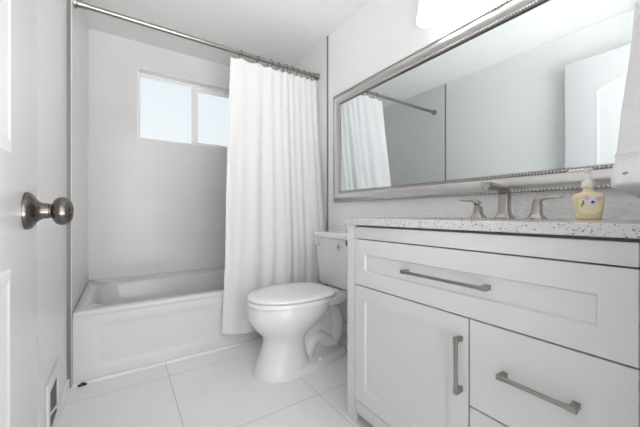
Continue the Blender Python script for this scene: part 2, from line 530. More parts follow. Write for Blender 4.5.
# ------------------------------------------------------------------ wall vent (left wall)
vent = thing('wall_vent', (XL, 1.58, 0.055), 'white metal air vent low on the left wall beside the tub', 'vent')
vy0, vy1, vz0, vz1 = 1.45, 1.712, 0.055, 0.256
oy0, oy1 = 1.482, 1.632
bm = bm_new()
xa, xb = XL + 0.0005, XL + 0.009
box(bm, xa, xb, vy0, oy0, vz0, vz1, 0.002)
box(bm, xa, xb, oy1, vy1, vz0, vz1, 0.002)
box(bm, xa, xb, oy0, oy1, 0.214, vz1, 0.002)
loft(bm, [[(x, oy0, .128), (x, oy1, .084), (x, oy1, .094), (x, oy0, .138)] for x in (XL + .005, xb)])
box(bm, xa, xb, oy0, oy1, vz0, 0.064, 0.002)
finish('vent_plate', bm, M['vent'], vent)
bm = bm_new(); box(bm, xa, XL + 0.0025, oy0 - 0.004, oy1 + 0.004, 0.060, 0.218)
finish('vent_shaft', bm, M['vent_dark'], vent, False)
bm = bm_new()
for k in range(9):
    y = oy0 + 0.010 + k * 0.0165
    box(bm, XL + 0.003, XL + 0.0065, y - 0.0012, y + 0.0012, 0.062, 0.216)
finish('vent_fins', bm, principled('vent_fin_grey', (0.16, 0.16, 0.16), 0.5), vent, False)

# ------------------------------------------------------------------ bathtub
tub = thing('bathtub', (0.575, 2.37, 0.0), 'white built-in alcove bathtub with panelled apron', 'bathtub')
TX0, TX1, TY0, TY1, TZ = XL + TILE + 0.002, XR - 0.012, 1.966, YB - 0.002, 0.374
bm = bm_new()
def tub_loop(ix0, ix1, iy0, iy1, r, z):
    return [(x, y, z) for x, y in rrect(TX0 + ix0, TX1 - ix1, TY0 + iy0, TY1 - iy1, r, 8)]
loops = [tub_loop(0, 0, 0.010, 0, 0.004, 0.335), tub_loop(0, 0, 0.002, 0, 0.004, 0.350), tub_loop(0, 0, 0, 0, 0.005, 0.362),
         tub_loop(0, 0, 0.002, 0, 0.006, 0.370), tub_loop(0.004, 0.004, 0.010, 0.0, 0.010, TZ),
         tub_loop(0.050, 0.060, 0.072, 0.225, 0.16, TZ + 0.001), tub_loop(0.058, 0.068, 0.082, 0.233, 0.13, TZ - 0.004),
         tub_loop(0.066, 0.075, 0.090, 0.240, 0.13, TZ - 0.02), tub_loop(0.10, 0.09, 0.105, 0.260, 0.13, 0.24),
         tub_loop(0.15, 0.105, 0.12, 0.280, 0.13, 0.11), tub_loop(0.20, 0.13, 0.15, 0.30, 0.12, 0.065), tub_loop(0.28, 0.2, 0.20, 0.34, 0.08, 0.055)]
loft(bm, loops, False, True)
finish('basin', bm, M['acrylic'], tub, angle=60)
# apron with a shallow embossed panel
bm = bm_new()
AX0, AX1, AZ0, AZ1 = TX0, TX1, 0.0, 0.35
outer = []
inner = rrect(TX0 + 0.085, TX1 - 0.085, 0.055, 0.300, 0.045, 8)
def square_for(pts):
    out = []
    k = len(pts) // 4
    for i, (x, z) in enumerate(pts):
        q = i // k
        cx, cz = ((AX1, AZ1), (AX0, AZ1), (AX0, AZ0), (AX1, AZ0))[q]
        t = (i % k) / (k - 1)
        if q == 0: p = (AX1, z + (AZ1 - z) * min(1, 2 * t)) if t < .5 else (AX1 + (x - AX1) * max(0, 2 * t - 1), AZ1)
        elif q == 1: p = (x + (AX0 - x) * min(1, 2 * t), AZ1) if t < .5 else (AX0, AZ1 + (z - AZ1) * max(0, 2 * t - 1))
        elif q == 2: p = (AX0, z + (AZ0 - z) * min(1, 2 * t)) if t < .5 else (AX0 + (x - AX0) * max(0, 2 * t - 1), AZ0)
        else: p = (x + (AX1 - x) * min(1, 2 * t), AZ0) if t < .5 else (AX1, AZ0 + (z - AZ0) * max(0, 2 * t - 1))
        out.append(p)
    return out
yf = TY0 + 0.006
sq = square_for(inner)
def shrink(p, i):
    cx, cz = (TX0 + TX1) / 2, 0.1775
    sx = 1 - i / ((TX1 - TX0) / 2 - 0.085); sz = 1 - i / 0.1225
    return [(cx + (x - cx) * sx, cz + (z - cz) * sz) for x, z in p]
loft(bm, [[(x, yf + 0.05, z) for x, z in sq], [(x, yf, z) for x, z in sq], [(x, yf, z) for x, z in inner],
          [(x, yf + 0.0015, z) for x, z in shrink(inner, 0.008)], [(x, yf + 0.0045, z) for x, z in shrink(inner, 0.026)],
          [(x, yf + 0.005, z) for x, z in shrink(inner, 0.036)]], True, True)
finish('apron', bm, M['acrylic'], tub, angle=35)
bm = bm_new(); revolve(bm, (TX1 - 0.30, (TY0 + TY1) / 2, 0.0545), (0, 0, 1), [(0, .03), (.003, .03), (.005, .024), (.004, .001)], 24)
finish('drain', bm, M['chrome'], tub)

# little black bumper on the floor by the tub corner
bm = bm_new()
box(bm, -0.188, -0.150, 1.940, 1.952, 0.0, 0.010, 0.003)
box(bm, -0.178, -0.158, 1.942, 1.951, 0.008, 0.016, 0.003)
o = finish('rubber_stopper', bm, M['black'], None, origin=(-0.169, 1.946, 0))
tag(o, 'small black rubber stopper on the floor at the left tub corner', 'stopper')

# ------------------------------------------------------------------ curtain rod, rings, curtain
RY, RZ, RR = 2.085, 2.033, 0.0145
rod = thing('curtain_rod', (XL + TILE, RY, RZ), 'brushed nickel shower curtain rod spanning the tub alcove', 'curtain rod')
bm = bm_new(); tube(bm, [(XL + 0.05, RY, RZ), (XR - 0.05, RY, RZ)], RR * 0.88, 20)
finish('rod_tube', bm, M['pull_nickel'], rod)
bm = bm_new(); tube(bm, [(XL + 0.05, RY, RZ), (0.62, RY, RZ)], RR, 20)
finish('rod_sleeve', bm, M['pull_nickel'], rod)
for xw, s in ((XL + TILE, 1), (XR - TILR, -1)):
    bm = bm_new()
    revolve(bm, (xw + s * 0.0005, RY, RZ), (s, 0, 0), [(0, .028), (.006, .028), (.010, .026), (.012, .019), (.030, .018), (.034, .0165), (.055, .016), (.058, .0125)], 28)
    finish('end_flange', bm, M['pull_nickel'], rod)

def rod_x(u):
    a = (u - 320) / FPX
    c, s = math.cos(math.radians(33.7)), math.sin(math.radians(33.7))
    return RY * (s + c * a) / (c - s * a)
ring_u = [240.5, 258.0, 270.0, 278.6, 285.5, 291.5, 297.5, 303.5, 309.0, 313.5]
ordinal = ['first', 'second', 'third', 'fourth', 'fifth', 'sixth', 'seventh', 'eighth', 'ninth', 'tenth']
ring_x = [rod_x(u) for u in ring_u]
bm = bm_new()
RC = RZ - 0.014
torus(bm, (0, 0, 0), (1, 0.12, 0), 0.030, 0.0024, 30, 8)
ring0 = finish('curtain_ring', bm, M['dark_nickel'])
for k, x in enumerate(ring_x):
    r = ring0 if k == 0 else ring0.copy()
    if k: col.objects.link(r)
    r.location = (x, RY, RC)
    r.rotation_euler = (0, 0, random.uniform(-.35, .35))
    tag(r, '%s metal curtain ring on the rod, counted from the free edge of the curtain' % ordinal[k], 'curtain ring', 'curtain rings on the shower rod')
    # hook bead where the ring carries the curtain
    b = bm_new(); bmesh.ops.create_uvsphere(b, u_segments=10, v_segments=6, radius=0.0055, matrix=Matrix.Translation((x, RY, RC - 0.030)))
    finish('ring_bead', b, M['dark_nickel'], r)

bm = bm_new()
NU, NV = 150, 60
ZT, ZB = 1.992, 0.108
fold_c = [0] + [((ring_x[i] + ring_x[i + 1]) / 2) for i in range(9)]
rows = []
for j in range(NV + 1):
    v = j / NV
    z = ZT + (ZB - ZT) * v
    if z > 0.62: yc = RY - 0.012 + (1.925 - RY + 0.012) * ((ZT - z) / (ZT - 0.62)) ** 1.15
    else: yc = 1.925
    x0 = 0.632 + (0.530 - 0.632) * v ** 0.9
    x1 = 1.352 + (1.325 - 1.352) * v
    row = []
    for i in range(NU + 1):
        u = i / NU
        ue = u
        x = x0 + (x1 - x0) * ue
        # phase follows the rings at the top, loosening towards the hem
        xt = 0.632 + (1.352 - 0.632) * u
        k = 0
        while k < 9 and ring_x[k + 1] < xt: k += 1
        if xt < ring_x[0]: ph = (xt - ring_x[0]) / 0.10
        elif k >= 9: ph = 9 + (xt - ring_x[9]) / 0.06
        else: ph = k + (xt - ring_x[k]) / (ring_x[k + 1] - ring_x[k])
        amp = 0.005 + 0.009 * min(1, v * 3.0) * (1 - 0.45 * v)
        ph2 = ph + 0.25 * math.sin(2.2 * v + 3 * u)
        w = -math.cos(2 * PI * ph) * amp * (0.55 if v > 0.15 else 0.9) * (1 - 0.4 * v)
        w += 0.013 * math.sin(2 * PI * (u * 2.7 + 0.12 * math.sin(3 * v) + 0.15)) * min(1, v * 2)
        w += 0.007 * math.sin(2 * PI * (u * 6.3 + 0.3 * v)) * min(1, v * 2)
        w *= 1.0 if z > 0.62 else 0.85
        zz = z - (0.012 * abs(math.sin(PI * ph)) ** 1.4 if v < 1 / NV * 0.5 else 0.012 * abs(math.sin(PI * ph)) ** 1.4 * max(0, 1 - v * 9))
        zz += (-0.018 * math.sin(PI * u * 2.2) if v > 0.9 else 0) * (v - 0.9) * 10
        row.append(bm.verts.new((x, min(yc + w - 0.010 * (1 if z < .62 else v), 1.945) if z < 0.45 else yc + w - 0.010 * v, zz)))
    rows.append(row)
for j in range(NV):
    for i in range(NU):
        bm.faces.new((rows[j][i], rows[j][i + 1], rows[j + 1][i + 1], rows[j + 1][i]))
curt = finish('shower_curtain', bm, M['curtain'], None, origin=(0.95, RY, ZB), angle=180)
tag(curt, 'white fabric shower curtain gathered at one end of the tub behind the toilet', 'shower curtain')
md = curt.modifiers.new('thickness', 'SOLIDIFY'); md.thickness = 0.0012
md = curt.modifiers.new('soft', 'SUBSURF'); md.levels = 1; md.render_levels = 1

# ------------------------------------------------------------------ toilet
TC = 1.53
toilet = thing('toilet', (0.95, TC, 0), 'white two-piece toilet with closed lid beside the vanity', 'toilet')
def spow(v, e): return math.copysign(abs(v) ** e, v)
def egg(xf, xr, hw, z, n=56, er=2.0, ef=2.0, mid=0.50, yc=TC):
    xc = xf + (xr - xf) * mid
    pts = []
    for k in range(n):
        t = 2 * PI * k / n
        c, s = math.cos(t), math.sin(t)
        if c > 0: x = xc - (xc - xf) * spow(c, 2 / ef); y = yc + hw * spow(s, 2 / ef)
        else: x = xc - (xr - xc) * spow(c, 2 / er); y = yc + hw * spow(s, 2 / er)
        pts.append((x, y, z))
    return pts
bm = bm_new()
loft(bm, [egg(.592, .925, .130, 0.0, er=3), egg(.592, .925, .130, .010, er=3), egg(.602, .915, .124, .03, er=3), egg(.625, .895, .114, .09, er=2.6),
          egg(.645, .885, .109, .14, er=2.5), egg(.653, .885, .108, .175, er=2.4), egg(.648, .90, .112, .20, er=2.3), egg(.628, .93, .126, .225, er=2.2), egg(.598, .97, .148, .255, er=2.2),
          egg(.576, 1.01, .170, .29, er=2.2), egg(.565, 1.045, .184, .3240, er=2.2), egg(.563, 1.065, .188, .3540, er=2.2), egg(.567, 1.08, .187, .3760, er=2.3), egg(.572, 1.085, .185, .3890, er=2.4), egg(.579, 1.08, .179, .3940, er=2.4)])
finish('bowl', bm, M['porcelain'], toilet, angle=60)
bm = bm_new()
pl = [(1.00, .145), (1.345, .115)]
def plat(z, g):
    return [(x, y, z) for x, y in ([(0.98, TC - .150 + g), (1.06, TC - .150 + g), (1.14, TC - .105 + g), (1.345 - g, TC - .095 + g), (1.345 - g, TC + .095 - g), (1.14, TC + .105 - g), (1.06, TC + .150 - g), (0.98, TC + .150 - g)])]
loft(bm, [plat(.350, .012), plat(.356, .003), plat(.362, 0), plat(.396, 0), plat(.402, .004)])
finish('tank_shelf', bm, M['porcelain'], toilet)
bm = bm_new()
path = [(0.93, TC, .285), (0.985, TC, .262), (1.035, TC, .285), (1.080, TC, .303), (1.122, TC, .278), (1.142, TC, .21), (1.138, TC, .135), (1.105, TC, .088), (1.050, TC, .100), (0.995, TC, .135), (0.945, TC, .110), (0.915, TC, .03)]
tube(bm, smooth_path(path, 6), 0.047, 20)
finish('trapway', bm, M['porcelain'], toilet)
bm = bm_new()
loft(bm, [[(x, TC + s, z) for x, z in ((0.86, 0.02), (1.15, 0.02), (1.15, .24), (1.10, .36), (0.92, .36), (0.86, .2))] for s in (-.022, .022)])
finish('trapway_web', bm, M['porcelain'], toilet)
bm = bm_new()
def foot(z, g):
    return [(x, y, z) for x, y in ((0.80, TC - .128 + g), (0.90, TC - .126 + g), (1.05, TC - .098 + g), (1.16, TC - .075 + g), (1.20 - g, TC - .05 + g), (1.20 - g, TC + .05 - g), (1.16, TC + .075 - g), (1.05, TC + .098 - g), (0.90, TC + .126 - g), (0.80, TC + .128 - g))]
loft(bm, [foot(0, 0), foot(.026, .002), foot(.036, .008), foot(.040, .018)])
finish('foot', bm, M['porcelain'], toilet)
for s in (-1, 1):
    bm = bm_new(); revolve(bm, (0.955, TC + s * .098, .036), (0, 0, 1), [(0, .014), (.012, .0135), (.019, .010), (.021, .001)], 18)
    finish('bolt_cap', bm, M['plastic'], toilet)
bm = bm_new()
loft(bm, [egg(.572, 1.06, .180, .3955, er=3), egg(.564, 1.062, .187, .38905, er=3), egg(.562, 1.062, .188, .4040, er=3), egg(.565, 1.06, .186, .4100, er=3), egg(.572, 1.06, .180, .4125, er=3)])
finish('seat', bm, M['plastic'], toilet, angle=60)
bm = bm_new()
loft(bm, [egg(.572, 1.064, .180, .4155, er=3.4), egg(.562, 1.067, .188, .4180, er=3.4), egg(.560, 1.068, .190, .4240, er=3.4), egg(.563, 1.067, .188, .4300, er=3.4), egg(.575, 1.06, .178, .4345, er=3.2),
          egg(.62, 1.03, .14, .4375, er=3), egg(.72, .95, .06, .4390)])
finish('seat_lid', bm, M['plastic'], toilet, angle=60)
for s in (-1, 1):
    bm = bm_new(); box(bm, 1.050, 1.092, TC + s * .075 - .02, TC + s * .075 + .02, .3940, .4250, .007, 3)
    finish('lid_hinge', bm, M['plastic'], toilet)
# tank
bm = bm_new()
def tk(z, x0, x1, hw, r=0.03):
    return [(x, y, z) for x, y in rrect(x0, x1, TC - hw, TC + hw, r, 7)]
loft(bm, [tk(.402, 1.165, 1.33, .18), tk(.410, 1.145, 1.345, .197), tk(.425, 1.138, 1.350, .203), tk(.60, 1.128, 1.355, .216), tk(.722, 1.122, 1.358, .226)])
finish('tank', bm, M['porcelain'], toilet, angle=60)
bm = bm_new()
loft(bm, [tk(.7225, 1.124, 1.358, .222), tk(.726, 1.112, 1.362, .236), tk(.750, 1.110, 1.362, .238), tk(.757, 1.114, 1.360, .234), tk(.760, 1.128, 1.352, .220, .022)])
finish('tank_lid', bm, M['porcelain'], toilet, angle=60)
bm = bm_new()
LY = 1.732
revolve(bm, (1.1245, LY, .690), (-1, 0, 0), [(0, .013), (.006, .013), (.009, .010), (.016, .008)], 20)
loft(bm, [[(x, LY + a, .690 + b) for a, b in ((-w, -h), (w, -h), (w, h), (-w, h))] for x, w, h in ((1.110, .010, .007), (1.104, .010, .007))])
loft(bm, [[(1.107 + a, y, z + b) for a, b in ((-.004, -h), (.004, -h), (.004, h), (-.004, h))] for y, z, h in ((LY + .008, .690, .007), (LY - .02, .686, .006), (LY - .06, .679, .0075), (LY - .066, .678, .005))])
lv = finish('flush_lever', bm, M['chrome'], toilet)
bm = bm_new(); revolve(bm, (1.1246, 1.476, .676), (-1, 0, 0), [(0, .0225), (.0031, .0225)], 28)
st = finish('tank_sticker', bm, M['sticker'], toilet, False); st['label'] = 'round light blue water saving sticker'
bm = bm_new()
drop = [(math.sin(t) * .0055 * (1 if math.cos(t) < 0 else 1 - 0.75 * math.cos(t)), -.0055 * -math.cos(t) if math.cos(t) < 0 else math.cos(t) * .011) for t in [2 * PI * k / 20 for k in range(20)]]
loft(bm, [[(x, 1.476 + a, .674 + b) for a, b in drop] for x in (1.1214, 1.1206)])
finish('sticker_drop', bm, M['sticker_dark'], st, False)
# ------------------------------------------------------------------ vanity
VX, VXB = 0.82, XR - 0.002
VY0, VY1 = 0.100, 1.014
van = thing('vanity_cabinet', (1.10, 0.56, 0), 'white shaker bathroom vanity with drawers and nickel bar pulls', 'vanity')
bm = bm_new()
box(bm, VX, VX + .02, .967, VY1, 0, .8365, .0012)
box(bm, VX + .02, VXB, VY1 - .018, VY1, 0.10, .8365)
finish('side_panel', bm, M['cabinet'], van, False)
bm = bm_new()
box(bm, VX, VX + .02, VY0, .1300, 0, .8365, .0012)
box(bm, VX + .02, VXB, VY0, VY0 + .018, 0.10, .8365)
finish('side_panel', bm, M['cabinet'], van, False)
for ya, yb in ((.967, VY1), (VY0, VY0 + .05)):
    bm = bm_new(); box(bm, VXB - .05, VXB, ya, yb, 0, .0998)
    finish('rear_foot', bm, M['cabinet'], van, False)
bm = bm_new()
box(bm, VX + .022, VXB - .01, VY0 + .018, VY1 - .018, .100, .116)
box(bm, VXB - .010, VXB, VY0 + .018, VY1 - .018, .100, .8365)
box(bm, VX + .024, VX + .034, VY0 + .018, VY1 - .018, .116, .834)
finish('inner_box', bm, M['cabinet_inside_shade'], van, False)
bm = bm_new(); box(bm, VX + .07, VX + .085, VY0 + .001, VY1 - .019, 0.001, .0998)  # added dark board that puts in the shade beneath the vanity
finish('toe_shade', bm, M['cabinet_inside_shade'], van, False)
bm = bm_new(); box(bm, VX + .002, VX + .02, .1318, .9648, .047, .0985, .0015)
finish('bottom_rail', bm, M['cabinet'], van)
bm = bm_new(); box(bm, VX, VX + .02, .1335, .9638, .7815, .8290, .0015)
finish('top_rail', bm, M['cabinet'], van)

def front(y0, y1, z0, z1, stile):
    bm = bm_new()
    box(bm, VX, VX + .02, y0, y1, z0, z1)
    if stile:
        f = min(bm.faces, key=lambda f: f.calc_center_median().x)
        bmesh.ops.inset_region(bm, faces=[f], thickness=stile, depth=0, use_even_offset=True)
        bmesh.ops.inset_region(bm, faces=[f], thickness=.0035, depth=-.008, use_even_offset=True)
    es = [e for e in bm.edges if len(e.link_faces) == 2 and all(abs(v.co.x - VX) < 1e-5 for v in e.verts) and any(abs(fc.normal.x) < .1 or abs(fc.calc_center_median().x - VX) > .005 for fc in e.link_faces)]
    es = [e for e in es if all(v.co.y in (y0, y1) or v.co.z in (z0, z1) or min(abs(v.co.y - y0), abs(v.co.y - y1)) < 1e-5 or min(abs(v.co.z - z0), abs(v.co.z - z1)) < 1e-5 for v in e.verts)]
    bmesh.ops.bevel(bm, geom=es, offset=.0014, segments=2, affect='EDGES')
    return bm
def pull(cy, cz, length, vertical, parent):
    bm = bm_new()
    def P(t, out, w):      # t along the pull, out from the front, w across it
        return (VX - out, cy + w, cz + t) if vertical else (VX - out, cy + t, cz + w)
    L = length / 2
    # slim bar that swells into the two feet
    secs = [(-L, .022, .031, .0062), (-L + .014, .022, .031, .0062), (-L + .022, .0225, .031, .0048), (0, .0225, .031, .0043), (L - .022, .0225, .031, .0048), (L - .014, .022, .031, .0062), (L, .022, .031, .0062)]
    loft(bm, [[P(t, o0, -w), P(t, o0, w), P(t, o1, w), P(t, o1, -w)] for t, o0, o1, w in secs])
    for s in (-1, 1):
        loft(bm, [[P(s * (L - a), o, -w), P(s * (L - b), o, -w), P(s * (L - b), o, w), P(s * (L - a), o, w)] for o, a, b, w in ((0, .001, .016, .0068), (.004, .002, .0145, .0062), (.0225, 0, .0145, .0062))])
    bmesh.ops.bevel(bm, geom=[e for e in bm.edges], offset=.0006, segments=1, affect='EDGES')
    return finish('pull_handle', bm, M['pull_nickel'], parent)
d1 = finish('drawer', front(.1335, .9638, .5890, .7775, .060), M['cabinet'], van, True, angle=20); d1['label'] = 'wide top drawer with recessed panel'
pull(.549, .6865, .288, False, d1)
d2 = finish('cabinet_door', front(.4695, .9638, .1025, .5850, .060), M['cabinet'], van, True, angle=20); d2['label'] = 'recessed panel cupboard door'
pull(.491, .450, .162, True, d2)
d3 = finish('drawer', front(.1335, .4655, .3410, .5850, 0), M['cabinet'], van, True, angle=20); d3['label'] = 'flat middle drawer'
pull(.300, .470, .162, False, d3)
d4 = finish('drawer', front(.1335, .4655, .1025, .3370, 0), M['cabinet'], van, True, angle=20); d4['label'] = 'flat bottom drawer'
pull(.300, .232, .162, False, d4)
bm = bm_new(); revolve(bm, (.838, VY1 - .0002, .754), (0, 1, 0), [(0, .007), (.012, .007), (.013, .0145), (.021, .0145), (.024, .011)], 20)
finish('side_knob', bm, M['pull_nickel'], van)

# countertop with undermount sink
CX0, CX1, CY0, CY1, CZ0, CZ1 = 0.808, XR - .001, 0.0875, 1.0185, .8372, .865
ctr = thing('countertop', (1.10, .557, CZ0), 'white quartz countertop with dark specks on the vanity', 'countertop')
SX0, SX1, SY0, SY1 = .925, 1.205, .36, .79
bm = bm_new()
hole = rrect(SX0, SX1, SY0, SY1, .05, 8)
k4 = len(hole) // 4
rim = []
for i, (x, y) in enumerate(hole):
    q = i // k4; t = (i % k4) / (k4 - 1)
    if q == 0: p = (CX1, y + (CY1 - y) * min(1, 2 * t)) if t < .5 else (CX1 + (x - CX1) * (2 * t - 1), CY1)
    elif q == 1: p = (x + (CX0 - x) * min(1, 2 * t), CY1) if t < .5 else (CX0, CY1 + (y - CY1) * (2 * t - 1))
    elif q == 2: p = (CX0, y + (CY0 - y) * min(1, 2 * t)) if t < .5 else (CX0 + (x - CX0) * (2 * t - 1), CY0)
    else: p = (x + (CX1 - x) * min(1, 2 * t), CY0) if t < .5 else (CX1, CY0 + (y - CY0) * (2 * t - 1))
    rim.append(p)
def ins(pts, g): return [(min(max(x, CX0 + g), CX1 - g), min(max(y, CY0 + g), CY1 - g)) for x, y in pts]
lp = [[(x, y, CZ0) for x, y in hole], [(x, y, CZ0) for x, y in ins(rim, .002)], [(x, y, CZ0 + .002) for x, y in rim], [(x, y, CZ1 - .002) for x, y in rim], [(x, y, CZ1) for x, y in ins(rim, .002)], [(x, y, CZ1) for x, y in hole], [(x, y, CZ0) for x, y in hole]]
loft(bm, lp, False, False)
finish('counter_slab', bm, M['quartz'], ctr, angle=30)
bm = bm_new()
loft(bm, [[(x, y, CZ0 - .0005) for x, y in rrect(SX0 - .012, SX1 + .012, SY0 - .012, SY1 + .012, .06, 8)], [(x, y, CZ0 - .0005) for x, y in rrect(SX0 + .002, SX1 - .002, SY0 + .002, SY1 - .002, .05, 8)],
          [(x, y, .76) for x, y in rrect(SX0 + .012, SX1 - .012, SY0 + .015, SY1 - .015, .06, 8)], [(x, y, .715) for x, y in rrect(SX0 + .04, SX1 - .04, SY0 + .05, SY1 - .05, .07, 8)], [(x, y, .705) for x, y in rrect(SX0 + .10, SX1 - .10, SY0 + .15, SY1 - .15, .03, 8)]], False, True)
finish('sink_basin', bm, M['porcelain'], ctr, angle=60)

# ------------------------------------------------------------------ faucet
FX, FY = 1.270, 0.577
fau = thing('faucet', (FX, FY, CZ1), 'brushed nickel widespread faucet with two lever handles on the countertop', 'faucet')
def sq_sec(c, ax_a, ax_b, wa, wb, r=0.3):
    c = Vector(c); A = Vector(ax_a); B = Vector(ax_b)
    pts = rrect(-wa, wa, -wb, wb, min(wa, wb) * r, 3)
    return [c + A * p + B * q for p, q in pts]
bm = bm_new()
X, Y, Z = (1, 0, 0), (0, 1, 0), (0, 0, 1)
secs = []
for dz, wx, wy in ((.0003, .027, .029), (.005, .027, .029), (.010, .024, .026), (.018, .0195, .0215), (.028, .017, .019), (.060, .017, .0185), (.085, .017, .0185)):
    secs.append(sq_sec((FX, FY, CZ1 + dz), X, Y, wx, wy))
for k in range(1, 7):           # bend towards the bowl
    a = (PI / 2 * 0.93) * k / 6
    c = Vector((FX - .026, FY, CZ1 + .088))
    d = Vector((math.cos(a), 0, math.sin(a)))
    secs.append(sq_sec(c + d * .026, tuple(d), Y, .017 - .003 * k / 6, .0185))
d = Vector((-math.cos(.11), 0, -math.sin(-.11)))
n = Vector((math.sin(.11) * 1.0, 0, math.cos(.11)))
p0 = Vector((FX - .030, FY, CZ1 + .114))
for t, h in ((.03, .0138), (.075, .0128), (.112, .0118), (.118, .0105)):
    secs.append(sq_sec(p0 + Vector((-1, 0, .10)) * t, (.05, 0, 1), Y, h, .018 if t < .115 else .0165))
loft(bm, secs)
finish('spout', bm, M['nickel'], fau, angle=50)
bm = bm_new(); revolve(bm, (FX - .137, FY, CZ1 + .1135), (-.1, 0, -1), [(0, .010), (.004, .010), (.0045, .008)], 18)
finish('aerator', bm, M['chrome'], fau)
for yy, s in ((.682, 1), (.467, -1)):
    bm = bm_new()
    secs = []
    for dz, wx, wy, sh in ((.0003, .024, .026, 0), (.005, .024, .026, 0), (.010, .021, .022, 0), (.018, .016, .0165, 0), (.032, .0150, .0145, .001), (.048, .0145, .0135, .002)):
        secs.append(sq_sec((FX, yy + s * sh, CZ1 + dz), X, Y, wx, wy))
    for k in range(1, 6):
        a = PI / 2 * k / 5
        c = Vector((FX, yy + s * .022, CZ1 + .055))
        dd = Vector((0, -s * math.cos(a), math.sin(a)))
        secs.append(sq_sec(c + dd * (.020), X, tuple(dd), .0145 - .001 * k / 5, .0135 - .0092 * k / 5))
    for t, hh, wx in ((.035, .0042, .0125), (.058, .0036, .0130), (.074, .0032, .0130), (.077, .0022, .0115)):
        secs.append(sq_sec((FX, yy + s * t, CZ1 + .075 + .002 * t / .08), X, Z, wx, hh))
    loft(bm, secs)
    finish('lever_handle', bm, M['nickel'], fau, angle=50)

# ------------------------------------------------------------------ soap dispenser
SX, SY = 1.150, .2915
soap = thing('soap_dispenser', (SX, SY, CZ1), 'clear pump bottle of yellow hand soap with a flower label on the countertop', 'soap dispenser')
c, s = math.cos(math.radians(33.7 + 40)), math.sin(math.radians(33.7 + 40))
fwd = Vector((-s, -c, 0)).normalized()      # towards the viewer of the label
fwd = Vector((-0.97, -0.25, 0)).normalized()
sid = Vector((-fwd.y, fwd.x, 0))
def oval(cz, wa, wb, n=36, e=2.6):
    return [Vector((SX, SY, CZ1 + cz)) + sid * (wa * spow(math.cos(2 * PI * k / n), 2 / e)) + fwd * (wb * spow(math.sin(2 * PI * k / n), 2 / e)) for k in range(n)]
bm = bm_new()
loft(bm, [oval(.0006, .025, .016), oval(.003, .0285, .019), oval(.010, .0300, .0205), oval(.030, .0325, .0215), oval(.055, .0352, .0225), oval(.068, .0360, .0225), oval(.074, .0350, .0215), oval(.078, .031, .020), oval(.081, .022, .0165), oval(.084, .0135, .013), oval(.097, .0122, .0122, e=2)])
finish('bottle', bm, M['soap'], soap, angle=60)
def on_front(a, z, push):
    """point on the bottle's front at sideways offset a, height z"""
    k = z / .055
    wa = .0300 + .0055 * min(1, z / .06); wb = .0203 + .0022 * min(1, z / .06)
    t = max(0.0, 1 - abs(a / wa) ** 2.6) ** (1 / 2.6)
    return Vector((SX, SY, CZ1 + z)) + sid * a + fwd * (wb * t + push)
def patch(name, mat, ca, cz, ra, rz, push, parent, lobes=0, n=28, e=2.0):
    bm = bm_new()
    loops = []
    for q in (1.0, .66, .33):
        lp = []
        for k in range(n):
            t = 2 * PI * k / n
            m = q * (1 + (0.18 * math.cos(lobes * t) if lobes else 0))
            lp.append(on_front(ca + ra * m * spow(math.cos(t), 2 / e), cz + rz * m * spow(math.sin(t), 2 / e), push))
        loops.append(lp)
    loft(bm, loops, False, True)
    return finish(name, bm, mat, parent)
lab = patch('label', M['label_cream'], .004, .044, .026, .025, .0008, soap, e=3.0)
patch('label_flower', M['label_white'], .008, .055, .015, .015, .0014, lab, lobes=6)
patch('label_flower', M['label_pink'], -.004, .066, .007, .006, .0018, lab, lobes=5)
patch('label_flower', M['label_pink'], .022, .062, .006, .006, .0018, lab, lobes=5)
patch('label_flower', M['label_navy'], .010, .053, .0042, .0042, .0020, lab)
patch('label_leaf', M['label_green'], -.011, .052, .0026, .007, .0019, lab)
patch('label_leaf', M['label_green'], -.014, .044, .0022, .005, .0019, lab)
bm = bm_new(); revolve(bm, (SX, SY, CZ1 + .0955), (0, 0, 1), [(0, .015), (.002, .0165), (.016, .0165), (.020, .0145), (.024, .0085), (.040, .0065), (.046, .0055)], 24)
finish('pump_collar', bm, M['pump'], soap)
bm = bm_new()
revolve(bm, (SX, SY, CZ1 + .138), (0, 0, 1), [(0, .006), (.004, .0075), (.012, .009), (.015, .0085)], 20)
nz = Vector((-0.20, .98, 0)).normalized()
tube(bm, [Vector((SX, SY, CZ1 + .149)) - nz * .010, Vector((SX, SY, CZ1 + .150)) + nz * .02, Vector((SX, SY, CZ1 + .148)) + nz * .042, Vector((SX, SY, CZ1 + .143)) + nz * .047], [.0045, .0045, .0036, .003], 12)
finish('pump_head', bm, M['pump'], soap)

# ------------------------------------------------------------------ framed mirror
MXW = XR - 0.003
MY0, MY1, MZ0, MZ1 = 0.098, 1.857, 0.970, 1.790
mir = thing('wall_mirror', (XR, (MY0 + MY1) / 2, MZ0), 'wide mirror in a beaded silver frame above the vanity', 'mirror')
